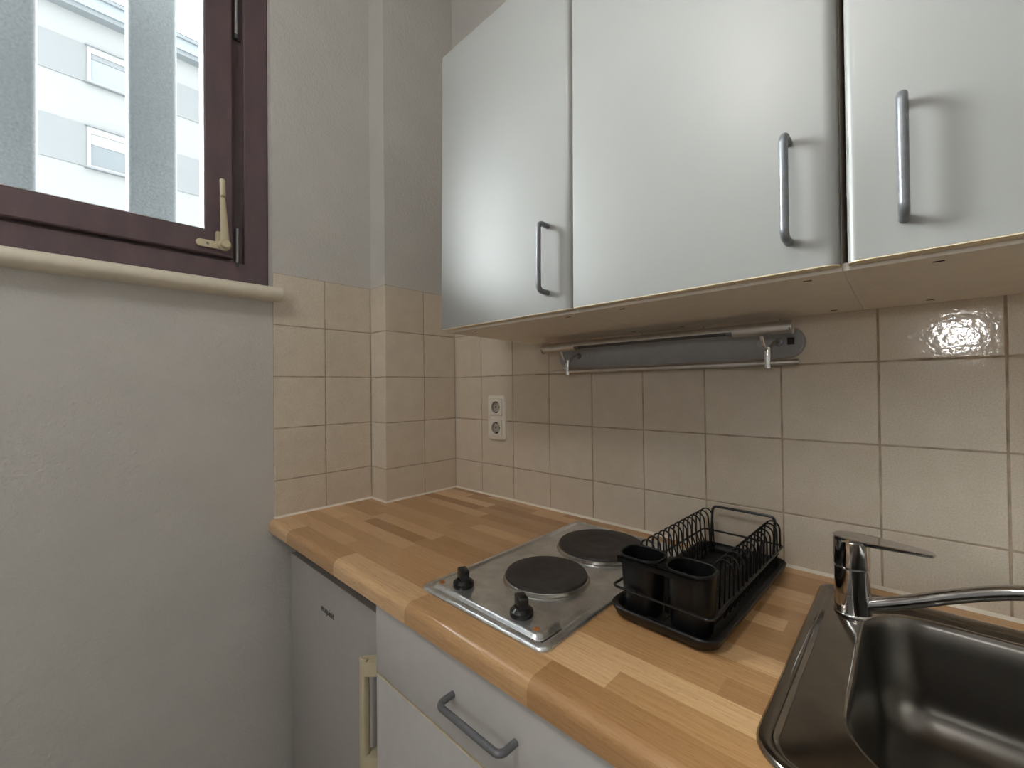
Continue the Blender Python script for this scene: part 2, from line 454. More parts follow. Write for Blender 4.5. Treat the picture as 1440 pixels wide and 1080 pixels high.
# ------------------------------------------------------------------ window in the left wall
bm = B()
ringframe(bm, -0.185, -0.125, -1.867, -0.600, 0.255, 1.284, -1.808, -0.661, 0.322, 1.225, 0.002)
W1 = struct('window_1', bm, 'maroon')
W1['label'] = 'dark maroon wooden window frame above the cream sill'
part('frame_rebate', ringframe(B(), -0.18, -0.138, -1.812, -0.657, 0.318, 1.229, -1.775, -0.700, 0.350, 1.19), 'maroon', W1)
SH = part('sash', ringframe(B(), -0.172, -0.112, -1.778, -0.692, 0.3285, 1.208, -1.714, -0.7565, 0.3925, 1.145, 0.003), 'maroon', W1)
part('jamb_sheen', ringframe(B(), -0.158, -0.1135, -1.714, -0.7563, 0.3923, 1.145, -1.712, -0.7583, 0.3943, 1.143), 'sheen', SH, 'light grey strip around the glass, painted sheen of the sash jamb')  # pale strip paints the daylight sheen on the sash's inner jamb
part('pane', box(B(), -0.156, -0.152, -1.713, -0.7575, 0.3935, 1.144), 'pane', SH, 'slightly hazy clear glass', smooth=0)
for z0, z1 in ((0.322, 0.418), (0.972, 1.09)):
    bm = B()
    tube(bm, [(-0.1275, -0.6790, z0), (-0.1275, -0.6790, z1)], 0.0042, 12)
    h = part('hinge', bm, 'hinge', W1, 'grey metal hinge pin')
    bm = B(); box(bm, -0.1375, -0.1325, -0.6905, -0.667, z0 - 0.012, z0 - 0.002, .001)
    tube(bm, [(-0.1275, -0.6790, z0 - 0.013), (-0.1275, -0.6790, z0 - 0.001)], 0.005, 12)
    part('hinge_collar', bm, 'fridge_dark', h)
# cream window handle: plate, pivot and tall lever
bm = B()
prism(bm, [(y, z) for y, z in rrect(-0.777, -0.700, 0.3445, 0.3635, 0.0092, 6)], 'x', -0.112, -0.106)
prism(bm, [(y, z) for y, z in rrect(-0.7335, -0.7235, 0.352, 0.392, 0.004, 4)], 'x', -0.112, -0.104)
hp = part('window_handle', bm, 'cream_plastic', W1, 'cream lever handle at the corner of the sash')
bm = B()
loft(bm, [[(x, -0.7155 + r * math.cos(2 * PI * i / 28), 0.3555 + r * math.sin(2 * PI * i / 28)) for i in range(28)] for x, r in ((-.106, .0150), (-.094, .0150), (-.092, .0125), (-.082, .0118), (-.079, .0100))], True, True)
part('pivot', bm, 'cream_plastic', hp)
bm = B()
sec = [(0.3555, -0.7165, -0.087, 0.0112, .0045), (0.390, -0.7175, -0.085, 0.0096, .0042), (0.440, -0.7210, -0.081, 0.0076, .004), (0.476, -0.7235, -0.079, 0.0066, .004), (0.480, -0.7237, -0.074, 0.0066, .006), (0.518, -0.7255, -0.070, 0.0068, .006), (0.522, -0.7257, -0.070, 0.0050, .0045)]
loft(bm, [[(cx + d * math.sin(2 * PI * i / 16), cy + w * math.cos(2 * PI * i / 16), z) for i in range(16)] for z, cy, cx, w, d in sec], True, True)
part('lever', bm, 'cream_plastic', hp)
bm = B()
loft(bm, [[(x, -0.752 + r * math.cos(2 * PI * i / 16), 0.354 + r * math.sin(2 * PI * i / 16)) for i in range(16)] for x, r in ((-.1062, .0035), (-.1052, .0035), (-.1052, .0022))], True, True)
part('screw', bm, 'handle', hp)
# sill
bm = B()
pr = [(-0.130, 0.2175), (-0.066, 0.2175)] + [(-0.0675 + 0.0185 * math.cos(a), 0.2365 + 0.0185 * math.sin(a)) for a in [(-80 + 20 * i) * PI / 180 for i in range(9)]] + [(-0.130, 0.2555)]
prism(bm, [(x, z) for x, z in pr], 'y', -1.90, -0.600)
pr2 = [(-0.0915, 0.2185)] + pr[1:-1] + [(-0.0915, 0.2550)]
prism(bm, [(x, z) for x, z in pr2], 'y', -0.600, -0.584)
sl = part('window_sill', bm, 'sill', W1, 'cream rounded window sill')

# ------------------------------------------------------------------ outside
for yc, lab in ((-0.812, 'grey vertical concrete post outside the window, nearer the sash handle'), (-1.132, 'grey vertical concrete post outside the window, at the photo left edge')):
    bm = B(); w = 0.0625
    prism(bm, rrect(-0.60 - 0.05, -0.60 + 0.05, yc - w, yc + w, 0.014, 5), 'z', 0.12, 2.6)
    tag(part('window_post', bm, 'post'), lab, 'post', 'posts outside the window')
struct('trim_1', box(B(), -0.78, -0.34, YB, 0.12, -0.1, 0.12), 'post', smooth=0)

FX = -19.15
def fz(v): return -.041 + (v + .041) * 2.205
def fy(v): return -1.013 + (v + 1.013) * 2.205
YA, YZ = -4.2, 26.0
AB = thing('apartment_building', 'white apartment block with pale grey bands seen through the window', 'building', (FX - 4, 8, FL - 6))
part('wall', box(B(), FX - 8, FX, YA, YZ, FL - 6, fz(5.86)), 'fac', AB, smooth=0)
for lo, hi in ((4.79, 5.37), (3.47, 4.12), (2.15, 2.80)):
    part('wall_band', box(B(), FX, FX + 0.03, YA, fy(-.775), fz(lo), fz(hi)), 'band', AB, 'pale grey band between the windows', smooth=0)
    part('wall_band', box(B(), FX, FX + 0.03, fy(.10), YZ, fz(lo), fz(hi)), 'band', AB, 'pale grey band between the windows', smooth=0)
part('eave', box(B(), FX - .2, FX + 0.35, YA, YZ, fz(5.80), fz(5.87)), 'fline', AB, 'grey lower edge of the roof line', smooth=0)
part('fascia', box(B(), FX - .2, FX + 0.42, YA, YZ, fz(5.87), fz(6.05)), 'fascia', AB, 'pale blue fascia board', smooth=0)
part('gutter', box(B(), FX - .2, FX + 0.50, YA, YZ, fz(6.05), fz(6.10)), 'fline', AB, smooth=0)
bm = B(); prism(bm, [(FX + 0.45, fz(6.10)), (FX - 4.0, fz(7.3)), (FX - 8.0, fz(6.10))], 'y', YA, YZ)
part('roof', bm, 'roof', AB, smooth=0)
bm = B()
z0 = fz(6.13)
for i in range(150):
    y = YA + 1.0 + i * 0.085; box(bm, FX + 0.26, FX + 0.28, y, y + 0.03, z0, z0 + 0.34)
for k in (0.10, 0.32): box(bm, FX + 0.255, FX + 0.285, YA + 1, YA + 13.8, z0 + k, z0 + k + 0.03)
part('snow_guard', bm, 'fline', AB, smooth=0)
def fwin(lo, hi, closed, dark):
    ya, yb = fy(-.775), fy(.10); za, zb = fz(lo), fz(hi); H = zb - za
    f = part('window', ringframe(B(), FX - .05, FX + 0.06, ya, yb, za, zb, ya + .10, yb - .10, za + .08, zb - .22), 'shutter', AB, smooth=0)
    part('lintel', box(B(), FX, FX + .12, ya - .05, yb + .05, zb, zb + .045), 'shade', f, smooth=0)
    part('sill', box(B(), FX, FX + .14, ya - .06, yb + .06, za - .055, za), 'shade', f, smooth=0)
    zt = zb - .22; gz = zt - closed * H
    if dark: part('roller_shutter', box(B(), FX - .02, FX + .03, ya + .10, yb - .10, gz, zt), 'shutter', f, smooth=0)
    else: part('window_head', box(B(), FX - .02, FX + .03, ya + .10, yb - .10, gz, zt), 'shade', f, smooth=0)
    part('pane', box(B(), FX - .02, FX + .01, ya + .10, yb - .10, za + .08, gz), 'wglass_dark' if dark else 'wglass', f, smooth=0)
fwin(4.80, 5.36, 0.14, False); fwin(3.47, 4.10, 0.26, True); fwin(2.15, 2.78, 0.3, True)
g = struct('floor_street', box(B(), -60, -0.34, -60, 60, FL - 6.2, FL - 6), 'ground', smooth=0)

# ------------------------------------------------------------------ worktop
WT0, WT1 = -0.452, ZC; YF = -0.612
def slab(bm, x0, x1, y1, front=True, y0=None):
    if front:
        R = 0.016; n = 7
        p = [(y1, WT0), (YF + 0.006, WT0), (YF, WT0 + 0.006)]
        p += [(YF + R - R * math.cos(a), WT1 - R + R * math.sin(a)) for a in [i * PI / 2 / n for i in range(n + 1)]]
        p += [(y1, WT1)]
    else: p = [(y1, WT0), (y0, WT0), (y0, WT1), (y1, WT1)]
    prism(bm, p, 'x', x0, x1)
bm = B()
slab(bm, -0.0935, 0.0005, -0.2925); slab(bm, 0.0005, 1.175, -0.0005)
slab(bm, 1.175, 1.555, -0.515); slab(bm, 1.175, 1.555, -0.0005, False, -0.085)
slab(bm, 1.555, XR - 0.001, -0.0005)
bmesh.ops.remove_doubles(bm, verts=bm.verts, dist=1e-5)
tag(part('worktop', bm, 'wood', smooth=40), 'beech butcher-block kitchen worktop with rounded front edge', 'worktop')

# ------------------------------------------------------------------ wall cabinets
def door_front(bm, x0, x1, yb, yf, z0, z1, rl, rr):
    """door slab with rounded vertical front edges"""
    p = [(x0, yb)]
    def arc(cx, sgn, r):
        q = [(cx + sgn * (r - r * math.cos(a)), yf + (r - r * math.sin(a)) * .7) for a in [i * PI / 2 / 7 for i in range(8)]]
        return q
    p += arc(x0, 1, rl) + arc(x1, -1, rr)[::-1] + [(x1, yb)]
    prism(bm, p, 'z', z0, z1)
def hang(bm):
    # the wall cabinets hang a degree out of true: front edge up, door leaning back
    for v in bm.verts:
        y, z = v.co.y, v.co.z
        v.co.z = z - y * 0.0175
        v.co.y = y + (z - 0.096) * 0.0175 * (-y / 0.36)
    return bm
def bar_handle(pa, pb, out, r=0.0052, name='handle', parent=None, fix=lambda b: b):
    pa, pb = Vector(pa), Vector(pb); o = Vector((0, -out, 0))
    pts = fillet([pa, pa + o, pb + o, pb], 0.011, 7)
    return part(name, fix(tube(B(), pts, r, 14)), 'handle', parent, 'grey metal bar handle')
CB, CT = 0.096, 0.818
specs = [(0.3895, 0.7905, 0.3905, 0.7895, 0.734, 0.002, 0.015, 'white wall cabinet nearest the window, leftmost of the three'),
         (0.7905, 1.1910, 0.7935, 1.1905, 1.138, 0.003, 0.015, 'middle white wall cabinet above the lamp rail'),
         (1.1975, 1.5975, 1.1975, 1.5965, 1.249, 0.011, 0.015, 'white wall cabinet at right, its handle beside the dark gap')]
for x0, x1, d0, d1, hx, rl, rr, lab in specs:
    t = thing('wall_cabinet', lab, 'cabinet', ((x0 + x1) / 2, -0.17, CB), 'white wall cabinets in a row')
    bm = B()
    box(bm, x0 + .0003, x1 - .0003, -0.338, -0.0005, CB, CT)
    part('carcass', hang(bm), 'carcass', t, smooth=0)
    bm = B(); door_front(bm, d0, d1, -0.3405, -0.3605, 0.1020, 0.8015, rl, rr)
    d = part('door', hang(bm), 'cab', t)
    bm = B(); door_front(bm, d0 + .0005, d1 - .0005, -0.341, -0.3600, 0.1005, 0.1020, rl, rr)
    part('edge_band', hang(bm), 'cream', d, 'cream edge strip')
    bar_handle((hx, -0.3603, 0.1395), (hx, -0.3603, 0.2715), 0.029, parent=d, fix=hang)
    for sx in (0.08, 0.36):
        for sy in (-0.314, -0.036):
            if x0 + sx < x1: part('fixing_slot', hang(box(B(), x0 + sx - .005, x0 + sx + .005, sy - .0013, sy + .0013, CB - .0008, CB - .0001)), 'black', t, 'dark slot')

    if x0 > 1.19: part('filler_strip', hang(box(B(), 1.1912, x0 + .0002, -0.338, -0.002, CB, CB + .010)), 'carcass', t, smooth=0)

# ------------------------------------------------------------------ refrigerator
t = thing('refrigerator', 'small pale grey under-counter fridge with cream handle', 'refrigerator', (0.21, -0.30, FL))
part('body', box(B(), 0.006, 0.458, -0.525, -0.03, FL + .03, -0.470, .004), 'fridge', t)
d = part('door', box(B(), -0.0400, 0.460, -0.572, -0.528, FL + .09, -0.5035, .003), 'fridge', t)
part('top_trim', box(B(), -0.038, 0.458, -0.556, -0.526, -0.5025, -0.4700, .002), 'fridge_dark', t, 'dark grey strip above the door')
part('foot_panel', box(B(), -0.038, 0.458, -0.52, -0.50, FL, FL + .085), 'fridge_dark', t)
bm = B()
# side handle: bar standing off the door with a bridge at each end
prism(bm, rrect(0.4415, 0.4605, -0.612, -0.596, .005, 4), 'z', -0.792, -0.5780)
for z0, z1 in ((-0.6065, -0.5790), (-0.792, -0.7640)):
    prism(bm, [(0.4420, -0.597), (0.4605, -0.610), (0.4800, -0.592), (0.4800, -0.566), (0.4607, -0.566), (0.4607, -0.574)], 'z', z0, z1)
tube(bm, [(0.4445, -0.6085, -0.5775), (0.452, -0.609, -0.5790), (0.462, -0.604, -0.5785)], 0.004, 8)
part('door_handle', bm, 'cream_plastic', d, 'yellowed cream plastic handle')
cu = bpy.data.curves.new('badge_text', 'FONT'); cu.body = 'exquisit'; cu.size = 0.0235; cu.extrude = 0.0003; cu.align_x = 'CENTER'
to = bpy.data.objects.new('badge_text', cu); COL.objects.link(to)
bpy.context.view_layer.update()
me = bpy.data.meshes.new_from_object(to.evaluated_get(bpy.context.evaluated_depsgraph_get()))
bpy.data.objects.remove(to); bpy.data.curves.remove(cu)
bm = B(); bm.from_mesh(me); bpy.data.meshes.remove(me)
bm.transform(Matrix.Translation((0.204, -0.5724, -0.592)) @ Matrix.Rotation(PI / 2, 4, 'X'))
part('lettering', bm, 'letter', d, 'small dark lettering', smooth=0)

# ------------------------------------------------------------------ base cabinets
t = thing('drawer_cabinet', 'pale grey base cabinet with one drawer and bar handle, beside the fridge', 'cabinet', (0.793, -0.30, FL))
part('carcass', box(B(), 0.4935, 1.0950, -0.580, -0.03, FL + .10, -0.4525), 'carcass', t, smooth=0)
part('plinth', box(B(), 0.4935, 1.0950, -0.54, -0.52, FL, FL + .10), 'drawer', t, smooth=0)
d = part('drawer', box(B(), 0.4920, 1.0950, -0.600, -0.5815, -0.5860, -0.4560, .0008), 'drawer', t)
bar_handle((0.728, -0.5998, -0.5155), (0.860, -0.5998, -0.5155), 0.030, parent=d)
d = part('door', box(B(), 0.4920, 1.0950, -0.600, -0.5815, FL + .105, -0.5915, .0008), 'drawer', t)
part('edge_band', box(B(), 0.4925, 1.0945, -0.5995, -0.5820, -0.5913, -0.5903), 'cream', d, 'cream edge strip')
t = thing('sink_cabinet', 'pale grey base cabinet under the steel sink', 'cabinet', (1.4, -0.30, FL))
for x in (1.0975, 1.68): part('side_panel', box(B(), x, x + .018, -0.580, -0.03, FL, -0.4525), 'carcass', t, smooth=0)
for a, b, hx in ((1.0975, 1.396, 1.36), (1.400, 1.698, 1.43)):
    d = part('door', box(B(), a, b, -0.600, -0.5815, FL + .105, -0.4560, .0008), 'drawer', t)
    bar_handle((hx, -0.5998, -0.66), (hx, -0.5998, -0.528), 0.030, parent=d)

# ------------------------------------------------------------------ electric hob
t = thing('electric_hob', 'two-plate stainless steel electric hob set in the worktop', 'hob', (0.7275, -0.3025, ZC))
hx0, hx1, hy0, hy1 = 0.5815, 0.8770, -0.5600, -0.0520
def hr(ins, z, r): return [(x, y, ZC + z) for x, y in rrect(hx0 + ins, hx1 - ins, hy0 + ins, hy1 - ins, max(r, .001), 8)]
bm = B()
loft(bm, [hr(0, 0.0003, .016), hr(0, .0025, .016), hr(.002, .0052, .014), hr(.005, .0064, .012), hr(.012, .0064, .009), hr(.0160, .0030, .008), hr(.019, .0026, .008), hr(.023, .0036, .008), hr(.028, .0040, .008)], True, True)
part('hob_top', bm, 'hob', t)
bm = B()
px0, px1, py0, py1 = 0.6030, 0.8555, -0.5460, -0.4850
def pring(i, z, r): return [(x, y, ZC + z) for x, y in rrect(px0 + i, px1 - i, py0 + i, py1 - i * .4, (r, r, r, r), 6)]
loft(bm, [pring(-.004, .0041, .016), pring(-.001, .0060, .014), pring(.0012, .0100, .012), pring(.004, .0118, .010), pring(.006, .0120, .009)], False, True)
part('control_panel', bm, 'hob', t)
def burner(cx, cy, r):
    bm = B()
    z = ZC
    lathe(bm, cx, cy, [(r + .0080, z + .0041), (r + .0052, z + .0056), (r + .0048, z + .0100), (r + .0032, z + .0112), (r - .003, z + .0098)], 64, False, True)
    b = part('plate_ring', bm, 'ring', t, 'bright steel rim')
    bm = B()
    lathe(bm, cx, cy, [(r - .0012, z + .0096), (r + .0028, z + .0122), (r + .0012, z + .0160), (r - .006, z + .0168), (r * .62, z + .0166), (r * .60, z + .0160), (r * .40, z + .0160), (r * .26, z + .0155), (r * .22, z + .0142), (r * .05, z + .0142)], 72, True, True)
    part('hot_plate', bm, 'iron', t, 'dark cast iron hot plate')
burner(0.7360, -0.3770, 0.0755); burner(0.7340, -0.1760, 0.0925)
for kx, ky, ang in ((0.6548, -0.5160, 1.15), (0.7985, -0.5175, 1.05)):
    z = ZC + .0121
    bm = B()
    lathe(bm, kx, ky, [(.0185, z), (.0192, z + .003), (.0185, z + .0080), (.0160, z + .0102), (.0115, z + .0135)], 40, True, True)
    k = part('control_knob', bm, 'knob', t, 'black round control knob')
    bm = B(); box(bm, -.0085, .0085, -.0125, .0125, 0, .0215, .0028, 3)
    bm.transform(Matrix.Translation((kx, ky, z + .0095)) @ Matrix.Rotation(ang, 4, 'Z'))
    part('grip', bm, 'knob', k)
    bm = B(); box(bm, -.0012, .0012, .017, .0235, .001, .0035, .0005)
    bm.transform(Matrix.Translation((kx, ky, z)) @ Matrix.Rotation(ang, 4, 'Z'))
    part('pointer', bm, 'knob', k)
for ox in (0.6145, 0.8420):
    bm = B(); z = ZC + .0120
    lathe(bm, ox, -0.5330, [(.0052, z), (.0052, z + .0008), (.0038, z + .0016), (.001, z + .0018)], 20)
    part('indicator_cap', bm, 'orange', t, 'rusty orange cap')

# ------------------------------------------------------------------ dish rack
RA = math.radians(-2.0)
RC = Vector((0.9790, -0.2170, ZC))
t = thing('dish_rack', 'black wire dish drainer with drip tray standing right of the hob', 'dish rack', tuple(RC))
RM = Matrix.Translation(RC) @ Matrix.Rotation(RA, 4, 'Z')
def rk(bm): bm.transform(RM); return bm
bm = B()
tw, tl = 0.0860, 0.1980
def tr(ins, z, r): return [(x, y, z) for x, y in rrect(-tw + ins, tw - ins, -tl + ins, tl - ins, r, 8)]
loft(bm, [tr(.014, .0005, .022), tr(.006, .006, .026), tr(.001, .017, .028), tr(.0, .0205, .028), tr(.0015, .0225, .027), tr(.005, .0225, .026), tr(.009, .020, .024), tr(.014, .010, .020), tr(.020, .0075, .018)], True, True)
part('drip_tray', rk(bm), 'rackp', t, 'black plastic drip tray')
rw, rl = 0.0775, 0.1900
def loop(pts, r, rad): return tube(B(), fillet(pts, rad, 5), r, 8)
def ringw(w, l, z, rad, r):
    pts = [Vector((x, y, z)) for x, y in rrect(-w, w, -l, l, rad, 5)]
    return tube(B(), pts, r, 8, closed=True)
part('rim_wire', rk(ringw(rw, rl, .050, .010, .0021)), 'rack', t, 'black rim wire')
part('base_wire', rk(ringw(rw - .020, rl - .012, .014, .010, .0018)), 'rack', t)
bm = B()
for x in (-.022, .0, .022): tube(bm, [(x, -rl + .012, .014), (x, rl - .012, .014)], .0015, 8)
part('floor_wires', rk(bm), 'rack', t)
part('end_handle', rk(loop([(-rw + .018, rl - .010, .013), (-rw + .020, rl, .104), (rw - .014, rl, .104), (rw - .016, rl - .010, .013)], .0028, .010)), 'rack', t, 'tall rectangular wire loop at the wall end')
for i in range(13):
    y = -0.098 + i * 0.0222
    for sgn in (-1, 1):
        xo, xi = sgn * (rw - .001), sgn * (rw - .027)
        xm = (xo + xi) / 2; hw = abs(xo - xi) / 2
        pts = [(xo - sgn * .014, y, .014), (xo, y, .050), (xo, y, .086)]
        pts += [(xm + sgn * hw * math.cos(a), y, .086 + .016 * math.sin(a)) for a in [k * PI / 8 for k in range(1, 8)]]
        pts += [(xi, y, .086), (xi - sgn * .003, y, .014)]
        part('divider_wire', rk(tube(B(), pts, .0016, 7)), 'rack', t)
# cutlery holder: one flat top plate with two rounded openings, a cup hanging under each
def cup(x0, x1, y0, y1):
    bm = B()
    def r(i, z): return [(x, y, z) for x, y in rrect(x0 + i, x1 - i, y0 + i, y1 - i, max(.0235 - i, .004), 9)]
    loft(bm, [r(.006, .012), r(.0, .097), r(-.0018, .0985), r(-.0018, .1015), r(-.001, .1030), r(.0005, .1030), r(.0020, .1015), r(.0022, .095), r(.0075, .016)], True, True)
    return bm
bm = B()
prism(bm, rrect(-.069, .0585, -.1895, -.1855, .0015, 3), 'z', .0958, .0992)
prism(bm, rrect(-.069, .0585, -.1895, -.1868, .0012, 3), 'z', .0905, .0992)
box(bm, -.0080, .0050, -.175, -.1290, .0940, .0992, .0008)
box(bm, -.0045, .0015, -.158, -.155, .020, .094)
ch = part('cutlery_holder', rk(bm), 'rackp', t, 'black plastic cutlery holder with two cups')
part('cup', rk(cup(-.0735, -.0065, -.1865, -.1280)), 'rackp', ch)
part('cup', rk(cup(.0035, .0705, -.1865, -.1280)), 'rackp', ch)

# ------------------------------------------------------------------ sink
t = thing('sink', 'inset stainless steel sink with rounded bowl', 'sink', (1.37, -0.30, ZC))
bc = (1.3640, -0.3000); N = 360
angs = [2 * PI * (i + .5) / N for i in range(N)]
def sring(x0, x1, y0, y1, r, z):
    if not isinstance(r, (list, tuple)): r = (r,) * 4
    return [(bc[0] + ray_rr(bc, a, x0, x1, y0, y1, r) * math.cos(a), bc[1] + ray_rr(bc, a, x0, x1, y0, y1, r) * math.sin(a), ZC + z) for a in angs]
def outer(i, z, r=.050, rb=.020):
    r = max(r - i, .006); rb = max(rb - i * .6, .006)
    return sring(1.1255 + i, 1.640 - i, -0.5500 + i, -0.0470 - i, (r, r, rb, rb), z)
def bowl(i, z):
    return sring(1.1935 + i, 1.5345 - i, -0.4980 + i, -0.0985 - i, (max(.088 - i, .03), max(.088 - i, .03), max(.078 - i, .03), max(.078 - i, .03)), z)
bm = B()
loft(bm, [outer(0, .0004), outer(.0005, .003), outer(.003, .0058), outer(.007, .0066), outer(.0115, .0062), outer(.0132, .0050), outer(.0142, .0050), outer(.0155, .0058), outer(.0170, .0052), outer(.0190, .0026), outer(.0205, .0020), outer(.0225, .0026), bowl(-.007, .0026), bowl(-.0045, .0040), bowl(-.002, .0038), bowl(0.0, .0020)])
part('deck', bm, 'sink', t)
bm = B()
prof = [(0.0, .0020), (.002, -.0008), (.004, -.006), (.007, -.03), (.012, -.07), (.017, -.105)]
for k in range(1, 9):
    a = k * PI / 2 / 8; prof.append((.017 + .050 * (1 - math.cos(a)), -.105 - .050 * math.sin(a)))
prof += [(.105, -.1565), (.135, -.158)]
loft(bm, [bowl(i, z) for i, z in prof], False, False)
# round drain opening closes the floor
zd = ZC - .158
loft(bm, [bowl(.135, -.158), [(bc[0] + .040 * math.cos(a), bc[1] + .040 * math.sin(a), zd - .001) for a in angs], [(bc[0] + .034 * math.cos(a), bc[1] + .034 * math.sin(a), zd - .006) for a in angs]], False, True)
bmesh.ops.remove_doubles(bm, verts=bm.verts, dist=1e-6)
part('bowl', bm, 'bowl', t, smooth=50)
bm = B()
lathe(bm, bc[0], bc[1], [(.033, zd - .0055), (.033, zd - .001), (.026, zd + .001), (.008, zd - .002), (.004, zd + .004)], 40)
part('drain_strainer', bm, 'chrome', t)

# ------------------------------------------------------------------ tap
tx, ty, tz = 1.1785, -0.1420, ZC + .0032
t = thing('kitchen_tap', 'chrome single-lever mixer tap on the back corner of the sink', 'tap', (tx, ty, tz))
bm = B()
R = .0232
lathe(bm, tx, ty, [(R + .0014, tz), (R + .0014, tz + .002), (R + .0004, tz + .0030), (R, tz + .005), (R, tz + .0335), (R - .0007, tz + .0340), (R - .0007, tz + .0350), (R, tz + .0355), (R, tz + .0735), (R - .003, tz + .0755)], 64)
part('body', bm, 'chrome', t)
bm = B()
R2 = .0238; zt = tz + .1235
lathe(bm, tx, ty, [(R2 - .003, tz + .0755), (R2, tz + .0775), (R2, zt - .009), (R2, zt - .0065)], 64, True, True)
cap = part('cap', bm, 'chrome', t)
# flat lever growing out of the cap
bm = B()
def lev(off, z):
    pts = []; n = 14
    for i in range(n + 1):
        a = PI / 2 + PI * i / n; pts.append((tx + (R2 + off) * math.cos(a), ty + (R2 + off) * math.sin(a)))
    side = [(0.018, .0236), (0.034, .0222), (0.050, .0192), (0.070, .0155), (0.084, .0125)]
    right = [(tx + x, ty - (w + off)) for x, w in side]
    left = [(tx + x, ty + (w + off)) for x, w in side][::-1]
    tip = [(tx + 0.0850 + (.0118 + off) * math.cos(a), ty + (.0118 + off) * math.sin(a)) for a in [-PI / 2 + PI * i / 8 for i in range(9)]]
    P = pts + right + tip + left
    return [(x, y, z(x) if callable(z) else z) for x, y in P]
drop = lambda base: (lambda x: base - max(0, x - tx - .012) * 0.06)
thick = lambda base: (lambda x: base - (.0070 if x < tx + .02 else .0068 - min(1, (x - tx - .02) / .05) * .0018) - max(0, x - tx - .012) * 0.06)
loft(bm, [lev(-.001, thick(zt)), lev(0, thick(zt + .0012)), lev(0, drop(zt - .001)), lev(-.0012, drop(zt))], True, True)
part('lever', bm, 'chrome', t, smooth=40)
bm = B()
p0 = Vector((tx + .012, ty - .002, tz + .0165))
ctrl = [p0, p0 + Vector((.045, -.002, .0195)), p0 + Vector((.105, -.004, .0500)), p0 + Vector((.150, -.006, .0700)), p0 + Vector((.180, -.007, .0775)), p0 + Vector((.198, -.008, .0735)), p0 + Vector((.207, -.0085, .0610)), p0 + Vector((.210, -.009, .0480))]
def spline(P, n=8):
    out = []
    for i in range(len(P) - 1):
        a = P[max(i - 1, 0)]; b = P[i]; c = P[i + 1]; d = P[min(i + 2, len(P) - 1)]
        for k in range(n):
            s = k / n
            out.append(0.5 * ((2 * b) + (c - a) * s + (2 * a - 5 * b + 4 * c - d) * s * s + (3 * b - a - 3 * c + d) * s ** 3))
    out.append(P[-1]); return out
sp = spline(ctrl)
part('spout', tube(bm, sp, [.0098] * len(sp), 20), 'chrome', t)

# ------------------------------------------------------------------ lamp with utility rail
t = thing('under_cabinet_lamp', 'slim grey wall lamp with utility rail under the wall cabinets', 'lamp', (0.80, -0.01, 0.045))
bm = B()
def plate(i, y): return [(x, y, z) for x, z in rrect(0.500 + i, 1.102 - i, 0.0125 + i, 0.0780 - i, .0322 - i, 12)]
loft(bm, [plate(0, -.0003), plate(0, -.009), plate(.0015, -.012), plate(.004, -.013), plate(.006, -.0122)], True, True)
bp = part('back_plate', bm, 'plate', t, 'grey stadium-shaped back plate')
hy, hz, hrad = -.073, .0685, .0130
def tubex(bm, x0, x1, r, a0=0, a1=2 * PI, th=None, n=32):
    A = [a0 + (a1 - a0) * i / n for i in range(n + 1)]
    if th is None: P = [(hy + r * math.cos(a), hz + r * math.sin(a)) for a in A[:-1]]
    else: P = [(hy + r * math.cos(a), hz + r * math.sin(a)) for a in A] + [(hy + (r - th) * math.cos(a), hz + (r - th) * math.sin(a)) for a in A[::-1]]
    return prism(bm, P, 'x', x0, x1)
part('hood', tubex(B(), 0.4905, 1.0895, hrad, -0.12, PI + 0.10, .0014), 'alu', t, 'brushed aluminium hood')
for a, b in ((0.492, 0.600), (0.989, 1.088)): part('end_housing', tubex(B(), a, b, hrad - .0016), 'alu', t)
for a, b in ((0.4885, 0.4905), (1.0895, 1.0925)): part('end_cap', tubex(B(), a, b, hrad + .0004), 'alu', t)
part('lamp_tube', tubex(B(), 0.612, 0.977, .0068), 'tubeglass', t, 'unlit fluorescent tube')
for a, b in ((0.600, 0.612), (0.977, 0.989)): part('lamp_socket', tubex(B(), a, b, .0085), 'shutter', t)
bm = B(); tube(bm, [(0.512, -.050, .0030), (1.098, -.050, .0030)], .0056, 16)
part('rail', bm, 'alu', t, 'round metal utility rail')
for x in (0.557, 1.0450):
    bm = B()
    pts = spline([Vector((x + .012, -.013, .0465)), Vector((x + .009, -.026, .0470)), Vector((x + .004, -.040, .0360)), Vector((x, -.050, .0285)), Vector((x - .003, -.060, .0350)), Vector((x - .005, -.068, .0480)), Vector((x - .005, -.071, .0570))], 6)
    a = part('bracket_arm', tube(bm, pts, .0040, 12), 'chrome', t, 'bent chrome bracket arm')
    bm = B()
    loft(bm, [[(x + r * math.cos(i * PI / 12), -.050 + r * math.sin(i * PI / 12), z) for i in range(24)] for z, r in ((.0335, .0060), (.0345, .0068), (-.0075, .0068), (-.0085, .0060))], True, True)
    part('rail_clip', bm, 'chrome', a)
    bm = B()
    loft(bm, [[(x + .012 + r * math.cos(i * PI / 12), y, .0465 + r * math.sin(i * PI / 12)) for i in range(24)] for y, r in ((-.0122, .0085), (-.0150, .0080), (-.0155, .0060))], True, True)
    part('bracket_rosette', bm, 'handle', a)
for x in (0.597, 1.024):
    bm = B()
    loft(bm, [[(x + r * math.cos(i * PI / 12), y, .0465 + r * math.sin(i * PI / 12)) for i in range(24)] for y, r in ((-.0122, .0075), (-.0132, .0072), (-.0132, .0060), (-.0126, .0055))], True, True)
    part('screw_cover', bm, 'plate', bp)
part('switch', box(B(), 1.0725, 1.0845, -.0160, -.0122, .0400, .0535, .001), 'black', bp, 'small black square switch')

